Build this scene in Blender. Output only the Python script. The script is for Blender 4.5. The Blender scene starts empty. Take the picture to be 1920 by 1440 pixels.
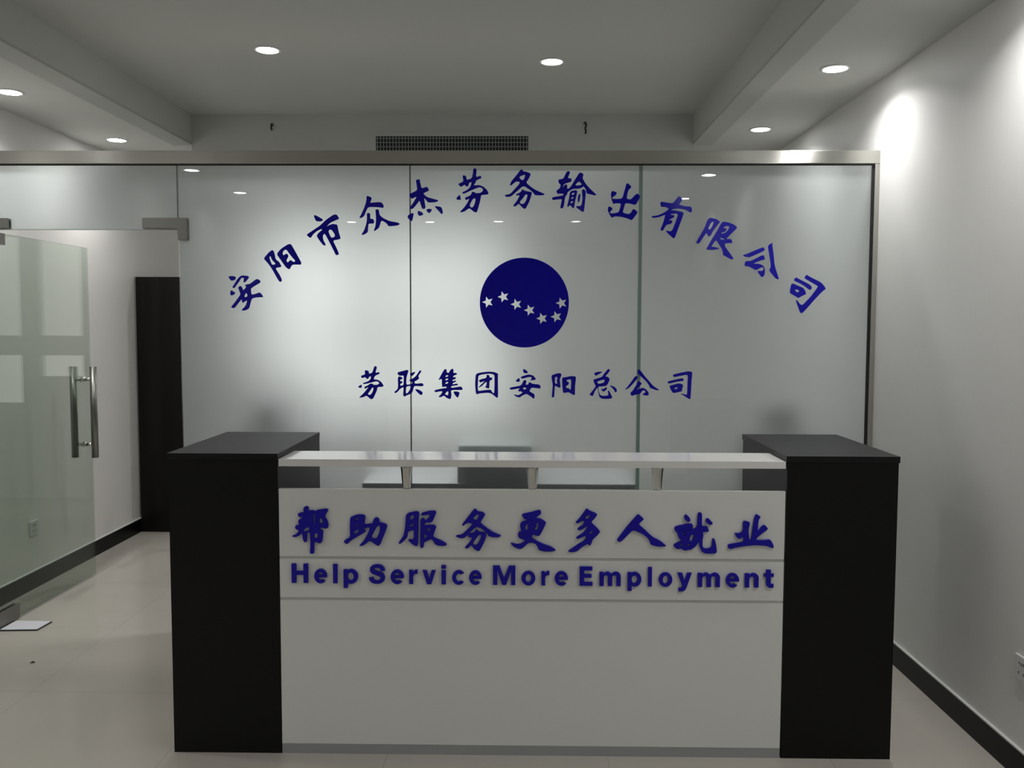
import bpy, bmesh, math, random
from mathutils import Matrix, Vector

S = bpy.context.scene
COL = S.collection

# ------------------------------------------------------------------ camera
cam_data = bpy.data.cameras.new('camera')
cam_data.sensor_fit = 'HORIZONTAL'
cam_data.sensor_width = 36.0
cam_data.lens = 1664.66 / 1920 * 36.0
cam_data.clip_start = 0.05
cam = bpy.data.objects.new('camera', cam_data)
COL.objects.link(cam)
PITCH, YAW, ROLL, CAM_Z = 0.0646, 0.0158, 0.0027, 1.5544
fwd = Vector((-math.sin(YAW) * math.cos(PITCH), math.cos(YAW) * math.cos(PITCH), -math.sin(PITCH)))
rgt = Vector((math.cos(YAW), math.sin(YAW), 0))
dwn = fwd.cross(rgt)
r2 = rgt * math.cos(ROLL) - dwn * math.sin(ROLL)
d2 = dwn * math.cos(ROLL) + rgt * math.sin(ROLL)
m = Matrix((r2, -d2, -fwd)).transposed().to_4x4()
m.translation = (0, 0, CAM_Z)
cam.matrix_world = m
S.camera = cam

# ------------------------------------------------------------------ world, exposure, light levels
S.view_settings.view_transform = 'Standard'
S.view_settings.look = 'None'
S.view_settings.exposure = 0.0
S.view_settings.gamma = 1.0
S.view_settings.use_curve_mapping = False
S.cycles.use_denoising = True
S.cycles.max_bounces = 14
S.cycles.transparent_max_bounces = 24
S.cycles.sample_clamp_indirect = 20.0
world = bpy.data.worlds.new('world')
S.world = world
world.use_nodes = True
world.node_tree.nodes['Background'].inputs[0].default_value = (0.55, 0.62, 0.70, 1)
world.node_tree.nodes['Background'].inputs[1].default_value = 0.4
LAMP = 40.0           # radiance of the downlight diffusers
BEAM = 5.7            # watts thrown down by each downlight's reflector
SPREAD = 140          # degrees
WINDOW = 1.45         # radiance of the daylit blind at the back of the office

# ------------------------------------------------------------------ plan of the place (metres)
XL, XR = -2.914, 1.712          # side walls
YF, YB = -4.5, 8.0              # wall behind the viewer, back wall of the office
ZS, ZT = 2.750, 2.946           # soffits, raised middle of the ceiling
TL, TR = -2.218, 1.091          # sides of the raised middle
YE = 5.93                       # bulkhead with the vent
YP = 4.389                      # front of the partition's steel rail
YG = 4.404                      # front of the glass
YD = 3.130                      # front of the desk

# ------------------------------------------------------------------ outlines of the lettering, x,z in tenths of a millimetre
ARCH = [
 ('安', '-14788,17991 -14555,18014 -14407,17968 -14398,17893 -14466,17794 -14653,17771;-14651,17323 -14430,17179 -14478,17103 -14589,17047 -14688,17060 -14696,17185;-14582,17465 -14428,17696 -14325,17860 -14190,17992 -14073,18041 -13792,18016 -13733,17943 -13862,17779 -13970,17680 -14029,17706 -14011,17811 -13999,17894 -14059,17926 -14142,17893 -14228,17745 -14364,17564 -14473,17416 -14559,17416;-14293,17449 -14198,17522 -14106,17482 -14043,17302 -13951,17391 -13893,17483 -13939,17532 -13931,17588 -13798,17608 -13705,17621 -13362,17878 -13214,17813 -13159,17731 -13233,17649 -13501,17500 -13652,17391 -13655,17253 -13624,17088 -13407,17138 -13240,17204 -13158,17155 -13028,16965 -13277,16957 -13460,16941 -13611,16891 -13663,16759 -13751,16429 -13836,16356 -13986,16296 -14153,16303 -14085,16395 -13949,16527 -13845,16808 -13979,16742 -14080,16666 -14118,16758 -14127,16857 -14177,16807 -14296,16659 -14483,16427 -14583,16420 -14666,16466 -14598,16559 -14411,16790 -14189,17087 -14204,17186 -14268,17350;-13905,17180 -13833,17088 -13858,16989 -13959,16963 -13991,17022'),
 ('阳', '-13008,18870 -12745,19174 -12562,19296 -12496,19240 -12449,19093 -12403,18831 -12239,18717 -12158,18569 -12110,18471 -12243,18432 -12426,18405 -12199,18045 -12096,17799 -12154,17723 -12236,17733 -12334,17880 -12624,18405 -12819,18667;-12665,19001 -12586,18798 -12406,18618 -12506,18562 -12595,18585 -12669,18765 -12716,18929;-12356,19093 -12147,19339 -11880,19519 -11714,19591 -11621,19568 -11389,19160 -11072,18565 -11562,18577 -11646,18472 -11714,18341 -11813,18367 -11928,18471 -12155,18799;-12051,19110 -12033,19224 -11916,19316 -11834,19274 -11753,19143 -11558,18898 -11443,18783 -11461,18708 -11544,18718 -11642,18800 -11725,18767 -11799,18675 -11858,18734 -11864,18799 -11772,18963 -11781,19061 -11869,19120 -11986,19045 -12035,19054'),
 ('市', '-10455,21016 -10233,20914 -10035,20789 -10051,20724 -10159,20686 -10382,20698 -10483,20933;-10867,20040 -10549,20249 -10200,20477 -9850,20800 -9502,21028 -9348,21028 -9216,20820 -9389,20751 -9698,20611 -9862,20421 -9757,20508 -9545,20573 -9334,20535 -9315,20459 -9260,20174 -9160,19851 -9283,19802 -9553,19756 -9402,19451 -9259,19127 -9291,19051 -9414,19039 -9501,19222 -9709,19641 -9954,20105 -10051,20002 -10034,19793 -9910,19565 -9941,19496 -10056,19545 -10246,19793 -10360,19983 -10281,20116 -10067,20288 -10125,20318 -10318,20230 -10513,20078 -10650,19876 -10746,19925;-9772,20212 -9702,20295 -9606,20269 -9511,20136 -9443,20003 -9494,19927 -9610,19889 -9686,19984'),
 ('众', '-7873,21949 -7652,21881 -7614,21798 -7700,21598 -7539,21617 -7174,21636 -7079,21560 -7022,21447 -7050,21344 -7272,21382 -7655,21397 -7809,21370 -7887,21219 -8004,20935 -8178,20840 -8235,20897 -8157,21010 -7981,21389 -7883,21692;-7869,21086 -7753,21117 -7696,21049 -7698,20821 -7564,20821 -7499,20707 -7527,20586 -7777,20586 -7797,20442 -7818,20176 -7934,20081 -8108,20016 -8134,20061 -8010,20252 -7892,20593 -7859,20859;-7445,21257 -7349,21284 -7273,21269 -7236,21011 -7064,20859 -6739,20708 -6394,20652 -6241,20595 -6280,20519 -6472,20473 -6798,20450 -6893,20594 -7065,20708 -7161,20715 -7220,20518 -7279,20366 -7491,20214 -7529,20252 -7451,20442 -7410,20783 -7427,21087'),
 ('杰', '-5445,22712 -5254,22750 -5228,22599 -5160,22297 -4892,22392 -4778,22203 -4931,22128 -5085,22052 -4894,21882 -4627,21807 -4340,21731 -4359,21663 -4551,21618 -4838,21610 -4914,21693 -5040,21844 -4991,21542 -4965,21353 -5030,21296 -5145,21308 -5202,21504 -5270,21712 -5355,21580 -5586,21307 -5739,21296 -5738,21372 -5546,21655 -5391,21912 -5641,21788 -5717,21882 -5774,22014 -5582,22109 -5371,22222 -5408,22486;-5556,21107 -5568,20974 -5627,20709 -5722,20717 -5863,20898 -5836,20993 -5682,21088;-5356,21220 -5165,21164 -5069,21050 -5127,20994 -5281,20956 -5357,21050;-4942,21270 -4819,21315 -4666,21297 -4674,21202 -4782,21088 -4878,21145;-4513,21448 -4207,21410 -4138,21278 -4112,21089 -4189,21043 -4322,21202 -4494,21372'),
 ('劳', '-3367,22521 -3099,22634 -3149,22898 -3099,22947 -2965,22898 -2947,22710 -2698,22785 -2641,23029 -2622,23236 -2546,23285 -2451,23217 -2489,22841 -2260,22924 -2203,22804 -2470,22691 -2508,22578 -2603,22446 -2317,22465 -2126,22390 -1954,22239 -1859,22050 -1916,22005 -2240,21975 -2259,21786 -2336,21484 -2431,21163 -2508,21125 -2622,21182 -2814,21352 -3043,21181 -3254,21125 -3265,21174 -3043,21408 -2871,21673 -2821,21816 -2966,21718 -3024,21786 -3023,21861 -2851,21918 -2718,22012 -2699,22133 -2565,22133 -2508,22069 -2279,22080 -2164,22163 -2145,22258 -2222,22333 -2336,22352 -2546,22276 -2813,22163 -3042,22050 -3138,22042 -3176,22107 -2928,22220 -2756,22389 -2699,22615 -2832,22559 -2851,22446 -2928,22371 -3023,22446 -3042,22484 -3233,22359 -3309,22446;-2641,21786 -2527,21824 -2515,21711 -2565,21522 -2641,21390 -2718,21371 -2794,21446 -2756,21578;-3279,22012 -3226,21767 -3253,21741 -3425,21748 -3463,21824'),
 ('务', '-832,22465 -757,22653 -510,22935 -301,23210 -225,23225 -168,23123 3,23104 175,23029 194,22973 100,22766 -33,22578 216,22371 445,22221 884,22033 865,21984 675,21957 408,21968 323,22089 140,22239 -108,22398 -223,22382 -470,22164 -774,21900 -965,21881 -1098,21938 -1041,21994 -812,22032 -584,22277 -375,22510 -338,22597 -433,22635 -547,22616 -737,22458 -813,22435;-91,22962 -91,22879 -148,22729 -205,22698 -300,22747 -365,22823 -300,22898;-545,22013 -317,22107 -203,22277 -127,22202 26,22164 236,22126 255,22051 142,21674 -47,21316 -123,21304 -238,21391 -384,21561 -467,21493 -544,21429 -639,21417 -658,21485 -468,21712 -336,21976 -488,21945;-69,21995 19,22013 34,21938 -30,21712 -124,21580 -201,21542 -315,21580 -334,21655 -182,21825'),
 ('输', '1546,22729 1793,22774 1905,23029 1981,23134 2083,23134 2122,23067 2002,22804 2173,22785 2200,22729 2174,22616 1833,22522 1758,22334 1852,22466 1947,22503 1985,22447 1986,22278 2081,22315 2176,22428 2382,22766 2589,23085 2741,23029 2780,22954 2724,22804 2859,22560 3070,22315 3377,22033 3415,21984 3339,21958 3034,22033 2939,22052 2880,22278 2765,22409 2709,22334 2500,22278 2272,22278 2101,22195 1988,22089 1988,22014 1913,21939 1875,21826 1839,21524 1783,21336 1669,21328 1649,21392 1686,21599 1723,21780 1552,21769 1285,21731 1239,21788 1247,21871 1513,21920 1779,21958 1798,22052 1512,22033 1454,22127 1465,22202 1625,22315 1662,22484 1585,22541 1547,22616;2554,22646 2707,22485 2537,22447 2404,22447 2384,22485;2120,22157 2367,22221 2482,22184 2445,21977 2371,21675 2335,21374 2259,21336 2163,21468 2087,21487 2068,21411 1992,21411 1992,21487 2066,21788;2216,22071 2330,22097 2331,22022 2198,21977;2199,21864 2293,21894 2275,21818 2180,21781;2162,21660 2268,21690 2254,21607 2143,21577;2540,22014 2635,22033 2635,21977 2581,21638 2505,21630 2496,21826;2691,22221 2785,22278 2881,22184 2901,22090 2813,21185 2756,21155 2699,21185 2431,21374 2430,21449 2620,21442 2696,21525 2732,21826'),
 ('出', '4866,22533 4934,22560 5118,22402 5089,22327 4957,22195 4886,21800 5095,21763 5282,21970 5414,22071 5557,21913 5512,21819 5363,21537 5269,21499 5097,21555 4831,21593 4776,21386 4703,21129 4989,21054 5102,21122 5195,21292 5271,21303 5436,21160 5407,21085 5182,20783 5106,20764 4953,20839 4686,20914 4381,20952 4248,20914 4173,20876 4076,21008 3967,21234 3996,21404 4053,21431 4206,21355 4188,21253 4094,21178 4094,21103 4228,21091 4493,21141 4549,21273 4622,21582 4318,21574 4242,21536 4164,21724 4112,21988 4141,22138 4217,22184 4388,22120 4408,22056 4352,21969 4201,21875 4201,21800 4373,21792 4676,21808 4786,22214'),
 ('有', '6532,21631 6615,21658 7148,21575 7297,21763 7427,21933 7503,21914 7619,21764 7564,21670 7452,21519 7757,21444 8041,21425 8101,21256 8046,21132 7989,21143 7759,21274 7417,21331 7152,21304 7077,21236 7190,21255 7571,21180 7686,21124 7668,21011 7504,20558 7285,19953 7229,19870 7152,19915 6902,20142 6805,20274 7053,20218 7147,20293 7275,20633 7403,21011 7344,21086 7117,21067 7023,21029 7213,21010 7233,20916 7026,20803 6962,20765 7102,20765 7153,20671 7048,20576 6858,20539 6765,20406 6691,20255 6577,20255 6565,20331 6686,20633 6776,20972 6776,21029 6511,20916 6208,20866 6093,20927 6131,20953 6472,21010 6774,21161 6962,21312 6808,21406 6562,21406'),
 ('限', '8942,20880 9037,20880 9284,20823 9476,20692 9383,20579 9142,20258 9032,20031 8938,19955 8861,20050 8810,20144 8747,20068 8580,19804 8469,19633 8336,19633 8323,19709 8463,19955 8722,20408 8830,20748;9116,20691 9165,20673 9082,20446 8971,20295 8894,20352 8948,20484 9022,20635;9571,20711 9894,20654 10180,20541 10308,20428 10242,20315 9981,20070 9776,19843 10022,19862 10102,19654 9912,19654 9723,19635 9725,19502 9920,19238 10154,18916 10117,18859 10022,18867 9619,19086 9636,19162 9595,19332 9419,19615 9283,19804 9190,19691 9061,19464 9155,19483 9461,19407 9424,19370 9158,19312 8835,19331 8834,19407 9073,19842 9332,20258;9708,20466 9859,20485 9936,20447 9844,20258 9714,20145 9562,20107 9524,20145 9712,20201 9805,20315 9747,20379 9633,20390;9471,19918 9711,19858 9643,19820 9510,19835'),
 ('公', '10593,19074 10850,19150 11226,19321 11621,19472 11682,19302 11494,19207 11118,19037 10929,18961 10701,18987;10691,18543 10724,18752 10819,18790 11009,18790 11629,19113 11699,18848 11540,18829 11201,18696 11144,18658 11430,18647 11621,18564 11709,18374 11688,18109 11595,17995 11519,18013 11342,18260 11361,18305 11570,18298 11644,18393 11585,18488 11472,18450 11322,18355 11208,18355 10938,18506;12053,19681 12037,19549 12102,19170 12172,18565 12395,17920 12339,17882 12204,17958 11951,18261 11911,18356 11984,18489 11959,18754 11895,19094 11822,19510 11884,19586'),
 ('司', '13739,18131 13874,18037 14450,17753 14606,17583 14705,17431 14612,17374 14389,17164 13612,16267 13518,16229 13459,16286 13297,16705 13248,16857 13293,16895 13450,16686 13565,16629 13937,17011 14267,17468 14303,17563 14207,17620 13648,17941 13647,17998;13229,17998 13325,17941 13921,17638 14020,17505 13966,17372 13890,17384 13542,17637 13138,17827 13136,17902;13009,17674 13103,17694 13391,17561 13583,17486 13701,17334 13742,17182 13649,17132 13479,17048 13367,16972 13251,17047 12943,17218 12947,17389;13187,17371 13262,17409 13396,17344 13379,17276 13265,17268'),
]
LINE = [
 ('劳', '-8223,13080 -8014,13150 -8037,13323 -7960,13368 -7822,13306 -7823,13185 -7656,13231 -7560,13532 -7491,13577 -7412,13515 -7504,13221 -7320,13273 -7275,13187 -7512,13082 -7600,12909 -7374,12885 -7202,12771 -7082,12581 -7151,12529 -7394,12518 -7430,12337 -7607,11954 -7694,11902 -7781,11936 -7953,12092 -8110,12005 -8319,11979 -8301,12021 -8108,12196 -7933,12405 -7845,12526 -8002,12422 -8054,12474 -8054,12526 -7897,12596 -7740,12700 -7636,12683 -7602,12631 -7411,12632 -7306,12702 -7358,12771 -7444,12805 -7653,12759 -7896,12689 -8105,12654 -8132,12716 -7861,12804 -7738,12925 -7720,13064 -7824,13012 -7842,12942 -7912,12908 -8015,13011 -8154,12959 -8206,12993;-7672,12475 -7603,12503 -7621,12336 -7727,12145 -7849,12127 -7883,12179 -7760,12336;-8181,12653 -8183,12473 -8332,12479 -8376,12542'),
 ('联', '-6402,13259 -6124,13329 -5899,13389 -5840,13330 -5918,13105 -5953,12967 -5962,12637 -5712,12673 -5660,12725 -5660,12760 -5781,12829 -5832,12880 -5607,12968 -5555,13020 -5468,13089 -5276,13377 -5190,13315 -5364,13073 -5312,12969 -5365,12899 -5556,12795 -5521,12691 -5158,12727 -5089,12641 -5141,12561 -5522,12580 -5591,12518 -5627,12344 -5697,12205 -5957,12100 -6044,12037 -6124,12099 -6113,12273 -6094,12523 -6250,12446 -6407,12272 -6512,12209 -6574,12271 -6389,12428 -6371,12619 -6386,13000 -6299,13069 -6161,13000 -6144,12938 -6265,12879 -6248,12810 -6144,12810 -6162,12723 -6266,12671 -6250,12584 -6100,12620 -6085,12966 -6091,13098 -6299,13087 -6385,13155;-5955,12551 -5730,12586 -5765,12430 -5887,12239 -5974,12204 -5984,12343;-5796,13192 -5519,13297 -5519,13228 -5658,13071 -5745,13099;-5522,12431 -5332,12397 -5142,12277 -5160,12155 -5236,12120 -5333,12189 -5488,12345'),
 ('集', '-4354,12903 -4257,13077 -4135,13302 -4031,13440 -3945,13406 -3945,13268 -3841,13234 -3789,13355 -3668,13459 -3599,13407 -3617,13234 -3461,13245 -3420,13166 -3600,13096 -3634,13027 -3489,13027 -3489,12941 -3652,12888 -3652,12819 -3496,12872 -3479,12803 -3635,12733 -3652,12663 -3427,12716 -3365,12630 -3721,12577 -3722,12490 -3393,12543 -3220,12568 -3133,12416 -3220,12381 -3601,12386 -3739,12351 -3705,12143 -3740,11942 -3826,11935 -3948,11986 -4086,12107 -4225,12020 -4346,12030 -4346,12071 -4224,12176 -4155,12315 -4293,12314 -4518,12262 -4577,12365 -4224,12453 -3947,12489 -3964,12558 -4171,12523 -4188,12696 -4188,12938 -4326,12886;-3997,13105 -3869,13126 -3876,13064 -4008,13029;-3998,12932 -3869,12960 -3877,12898 -4008,12856;-3998,12759 -3870,12787 -3877,12725 -4008,12683;-3947,12298 -3860,12316 -3878,12125 -3982,12142 -4034,12177;-3618,12310 -3462,12325 -3289,12266 -3376,12006 -3445,12023 -3566,12179'),
 ('团', '-2501,13186 -2311,13256 -1897,13310 -1586,13293 -1379,13208 -1396,13121 -1384,12014 -1464,12007 -1723,12220 -1896,12254 -2311,12218 -2442,12166 -2501,12252 -2536,12702;-2363,13111 -2139,13170 -1828,13206 -1621,13172 -1569,13103 -1568,12637 -1585,12204 -1706,12324 -1741,12411 -2034,12392 -2380,12339 -2398,12495 -2387,12807;-2356,12876 -2208,12939 -1973,12998 -1959,13147 -1880,13154 -1811,13103 -1810,13016 -1672,13017 -1689,12896 -1810,12861 -1820,12497 -1862,12462 -1965,12497 -2062,12548 -1983,12583 -1948,12808 -2069,12721 -2190,12582 -2353,12509 -2356,12547 -2173,12721 -2052,12842 -2242,12766 -2294,12772'),
 ('安', '-138,13454 17,13385 97,13282 52,13223 -120,13247 -155,13385;-350,13014 -302,12918 -308,12814 -446,12796 -523,12855;-268,13049 -68,13126 139,13179 346,13134 502,12955 450,12903 261,12878 209,12902 277,12972 260,13041 105,13040 -171,12960 -240,12980;-825,12501 -722,12536 -239,12624 -119,12884 -33,12902 30,12833 -15,12660 123,12684 123,12774 209,12788 313,12713 658,12679 727,12593 721,12479 659,12472 279,12522 211,12418 176,12332 401,12211 436,12142 420,11986 368,11962 247,12072 22,12210 -168,12123 -306,12025 -444,12045 -600,12138 -583,12173 -375,12139 -169,12261 -238,12330 -393,12329 -376,12399 -307,12486 -583,12433 -773,12404;-100,12531 20,12504 -14,12435 -117,12427 -152,12469'),
 ('阳', '1259,13131 1482,13218 1654,13253 1765,13202 1741,13098 1674,12925 1709,12683 1721,12545 1642,12510 1434,12630 1419,12302 1403,12059 1351,12025 1282,12042 1298,12301 1331,12647 1277,12924;1449,13045 1535,13063 1553,12994 1519,12855 1554,12717 1485,12717 1433,12786;1787,13029 1966,13047 2206,13100 2447,13094 2482,13014 2434,12548 2437,12167 2368,12150 2108,12305 1885,12252 1833,12303 1796,12649;2035,12909 2207,12944 2242,12893 2228,12443 2176,12426 2141,12495 2004,12512 1986,12598 2089,12650 2140,12754 2105,12806 2019,12840'),
 ('总', '3374,13259 3545,13318 3786,13329 3752,13278 3461,13111 3416,13156;3325,12924 3514,12984 3771,13071 3855,13209 4042,13444 4111,13468 4163,13400 4095,13279 3925,13089 4063,13072 4160,12951 4083,12761 3999,12623 3758,12587 3586,12587 3605,12379 3676,12172 3797,12121 4003,12132 4099,12174 4052,12381 4121,12381 4209,12226 4286,12054 4263,11995 4005,11966 3764,11982 3642,12068 3588,12310 3545,12552 3416,12344 3332,12119 3263,12119 3149,12170 3176,12222 3329,12413 3465,12604 3395,12724;3532,12835 3721,12898 3892,12933 3893,12847 3842,12778 3619,12718 3550,12759;3707,12484 3828,12449 3965,12554 4027,12519 4000,12433 3864,12329 3788,12363;4129,12651 4308,12617 4464,12521 4524,12383 4466,12296 4415,12313 4344,12451'),
 ('公', '5420,13128 5558,13077 5508,12974 5338,12766 5134,12541 4964,12437 4902,12436 5031,12575 5234,12852;5571,13456 5674,13388 5866,13130 6128,12838 6302,12631 6596,12443 6563,12398 6408,12425 6149,12527 6089,12665 5956,12854 5539,13232 5520,13370;5172,12282 5291,12386 5477,12680 5560,12887 5733,12767 5734,12716 5547,12508 5480,12421 5582,12456 5788,12543 5961,12458 6093,12285 6085,12164 5964,12140 5792,12181 5774,12222 5894,12267 5928,12337 5875,12405 5772,12388 5654,12215 5482,12197 5311,12144 5242,12116 5207,12178'),
 ('司', '7273,13187 7358,13221 7836,13326 8007,13361 8179,13345 8231,13276 8202,12949 8165,12017 8115,11965 8028,12017 7785,12171 7647,12257 7784,12240 7957,12189 7990,12258 7999,12810 8011,13138 7941,13189 7634,13126 7343,13066 7291,13101;7013,12841 7106,12876 7465,12963 7755,13023 7815,12947 7792,12878 7466,12843 7090,12738 7028,12772;7099,12634 7297,12687 7536,12757 7691,12740 7795,12672 7746,12499 7731,12361 7577,12326 7337,12273 7268,12297 7163,12462;7351,12515 7470,12567 7522,12533 7454,12481 7369,12470'),
]
SLOGAN = [
 ('帮', '-8141,8854 -8031,8899 -7921,8910 -7930,9065 -7875,9120 -7798,9132 -7744,9088 -7745,8967 -7581,8990 -7538,8946 -7417,9002 -7154,9043 -7056,9030 -7041,8971 -7134,8827 -7157,8739 -7082,8629 -7040,8474 -7052,8353 -7118,8319 -7358,8362 -7370,8307 -7250,8263 -7229,8208 -7266,7854 -7321,7787 -7387,7786 -7551,7852 -7562,7475 -7578,7408 -7677,7403 -7716,7441 -7694,7762 -7711,8194 -7810,8160 -7813,7894 -7836,7828 -7902,7816 -7956,7893 -7985,8159 -8085,8059 -8240,8002 -8349,8028 -8348,8057 -8205,8113 -8094,8247 -8203,8286 -8246,8356 -8212,8434 -8098,8457 -8122,8578 -8100,8644 -7945,8729 -8077,8722 -8120,8777;-7333,8715 -7268,8650 -7236,8561 -7269,8506 -7357,8528 -7360,8627;-7536,8140 -7459,8151 -7427,8107 -7439,8008 -7494,7963 -7560,7985;-7571,8868 -7538,8891 -7535,8582 -7533,8460 -7576,8471 -7584,8736;-7940,8270 -7775,8370 -7731,8348 -7741,8260 -7820,8226 -7930,8208'),
 ('助', '-6261,8733 -6129,8800 -5976,8845 -5779,8840 -5714,8780 -5726,8615 -5749,8482 -5454,8528 -5409,8683 -5343,8745 -5256,8724 -5202,8640 -5224,8563 -4973,8509 -4930,8432 -4997,8222 -5108,7956 -5175,7779 -5241,7701 -5307,7723 -5568,7898 -5678,7798 -5810,7708 -5931,7697 -5930,7730 -5765,7908 -5609,8196 -5553,8373 -5717,8350 -5762,8306 -5696,8240 -5730,8196 -5960,8061 -6224,7905 -6357,7771 -6423,7771 -6499,7859 -6443,7926 -6267,8015 -6275,8325;-5291,8419 -5203,8442 -5193,8354 -5227,8177 -5305,7999 -5392,7966 -5501,8009 -5435,8153;-6086,8679 -5977,8724 -5955,8702 -5966,8658 -6087,8635;-6056,8436 -5968,8492 -5957,8448 -6034,8392;-6124,8127 -6112,8215 -5969,8315 -5959,8227 -6003,8172'),
 ('服', '-4267,8811 -4201,8900 -3940,8967 -3820,8962 -3783,8891 -3810,8671 -3823,8230 -3835,7788 -3869,7704 -3912,7703 -4032,7765 -4174,7896 -4184,7951 -4042,7941 -3988,7986 -3982,8295 -4117,8250 -4194,8216 -4205,8095 -4228,8006 -4381,7851 -4480,7784 -4530,7805 -4513,7861 -4358,8072 -4302,8337 -4279,8624;-4071,8802 -3984,8835 -3980,8736 -4028,8670 -4115,8658 -4115,8735;-4138,8437 -4029,8515 -3996,8527 -4007,8438 -4149,8393;-3722,8892 -3635,8936 -3395,8993 -3220,8994 -3177,8939 -3221,8807 -3309,8608 -3374,8559 -3440,8563 -3571,8562 -3604,8452 -3396,8486 -3244,8476 -3178,8421 -3212,8300 -3288,8101 -3267,8035 -3005,7926 -2809,7806 -2809,7751 -2918,7717 -3093,7727 -3224,7770 -3267,7858 -3354,7968 -3464,7923 -3617,7834 -3628,7701 -3672,7634 -3727,7645 -3759,7700 -3758,8009 -3746,8341 -3749,8671 -3668,8738 -3592,8705 -3592,8650 -3527,8673 -3439,8761 -3417,8839 -3482,8849 -3657,8804 -3711,8837;-3506,8320 -3440,8354 -3397,8321 -3408,8233 -3463,8243;-3594,8143 -3529,8099 -3518,8033 -3605,7966 -3612,8055'),
 ('务', '-2263,8460 -2241,8527 -2089,8726 -1849,9046 -1784,9079 -1697,8981 -1523,8960 -1425,8873 -1501,8740 -1610,8575 -1436,8432 -1174,8247 -869,8117 -891,8072 -978,8045 -1174,8048 -1305,8081 -1392,8201 -1544,8344 -1719,8420 -1849,8342 -2111,8064 -2220,8008 -2351,8008 -2492,8073 -2460,8106 -2263,8141 -2067,8329 -1871,8518 -2023,8568 -2110,8538 -2209,8461;-1686,8882 -1664,8849 -1697,8728 -1740,8662 -1806,8672 -1871,8738 -1806,8793;-2056,8087 -2002,8175 -1827,8221 -1762,8331 -1697,8299 -1653,8244 -1435,8223 -1387,8146 -1435,7936 -1609,7582 -1664,7542 -1729,7554 -1849,7635 -1915,7757 -1980,7712 -2035,7645 -2133,7633 -2166,7677 -2024,7822 -1893,8022 -2002,8039;-1675,8111 -1610,8145 -1577,8101 -1610,7979 -1697,7802 -1784,7753 -1871,7801 -1827,7890'),
 ('更', '-142,8859 -77,8903 184,8959 444,9038 530,9038 563,8940 531,8874 358,8763 554,8731 739,8600 707,8501 535,8148 459,8092 404,8103 263,8157 220,8057 362,7959 623,7829 928,7720 1081,7611 1060,7567 886,7543 668,7542 472,7596 450,7684 362,7816 232,7859 101,7847 -29,7725 -138,7636 -268,7635 -421,7711 -526,7821 -498,7854 -291,7800 -138,7835 -19,7913 -30,7946 -204,8011 -259,8076 -270,8165 -227,8264 -140,8253 -184,8385 -195,8495 -152,8606 98,8684 -33,8694;1,8453 66,8530 120,8537 77,8475 77,8321 34,8299 1,8365;391,8587 446,8565 457,8477 425,8301 360,8334 327,8378 392,8433;-131,8236 -92,8188 -31,8144 -96,8155'),
 ('多', '1780,8607 1899,8728 2070,8971 2145,9081 2199,9099 2265,9038 2482,8951 2552,8897 2484,8776 2333,8610 2486,8468 2618,8337 2657,8260 2576,8161 2382,7972 2361,7873 2329,7785 2275,7773 2231,7828 2123,7783 1950,7661 1864,7572 1712,7527 1538,7537 1527,7570 1668,7670 1884,7826 2078,7937 2164,8048 2120,8114 2012,8069 1861,8002 1795,8035 1838,8090 2011,8201 2119,8312 2205,8423 2172,8462 2075,8389 1945,8311 1847,8343 1858,8398 2052,8520 2084,8598 2062,8674 1986,8641 1878,8570 1802,8574;2180,8829 2266,8867 2288,8840 2235,8752 2181,8708 2115,8774;2379,8314 2405,8292 2337,8192 2272,8181 2293,8247'),
 ('人', '3251,7978 3368,8144 3624,8497 3838,8740 3966,8890 4031,8899 4206,8743 4174,8698 4013,8555 4232,8369 4517,8096 4800,7955 5009,7781 4966,7754 4717,7746 4456,7810 4422,7931 4344,8062 4148,8204 3865,8323 3778,8301 3650,8168 3414,7924 3317,7906'),
 ('就', '5631,8872 5705,8916 5815,8807 5860,8709 5818,8643 5742,8653 5643,8740;6378,8701 6441,8789 6518,8757 6639,8615 6629,8560 6543,8538 6434,8603;5280,8442 5377,8498 5743,8577 5894,8599 5949,8512 5940,8424 5897,8380 6102,8447 6105,8930 6147,8985 6222,8985 6260,8931 6263,8492 6435,8504 6491,8406 6514,8318 6482,8296 6288,8284 6322,8185 6293,7987 6296,7767 6363,7691 6557,7703 6621,7769 6638,8033 6670,8067 6725,8023 6782,7814 6808,7573 6777,7517 6582,7505 6366,7514 6256,7591 6188,7766 6153,7942 6059,7766 5866,7632 5779,7643 5726,7609 5628,7620 5540,7685 5432,7662 5346,7684 5268,7782 5300,7849 5450,7927 5547,7949 5448,8070 5380,8256 5315,8310;5848,8072 5879,8160 5944,8194 5977,8161 5957,8029 5894,7941 5839,7984;5527,7850 5570,7872 5582,7784 5507,7773;5755,7819 5819,7852 5852,7808 5778,7742;5587,8191 5705,8225 5706,8181 5598,8147;5488,8301 5854,8375 5865,8358 5510,8277'),
 ('业', '7711,8655 7764,8703 7937,8656 7960,8591 7910,8371 7950,7998 8014,8020 8051,8350 8097,8745 8137,8898 8190,8942 8321,8856 8322,8812 8259,8724 8235,8307 8371,8505 8478,8561 8599,8419 8568,8375 8377,8231 8186,8065 8209,8011 8446,8012 8661,8036 8738,7959 8813,7806 8808,7718 8754,7729 8537,7804 8191,7824 7803,7788 7480,7731 7287,7675 7221,7696 7181,7806 7240,7851 7542,7907 7757,7953 7721,8128 7604,8040 7539,8057 7428,8214 7449,8258 7600,8248 7717,8326'),
]
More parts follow.
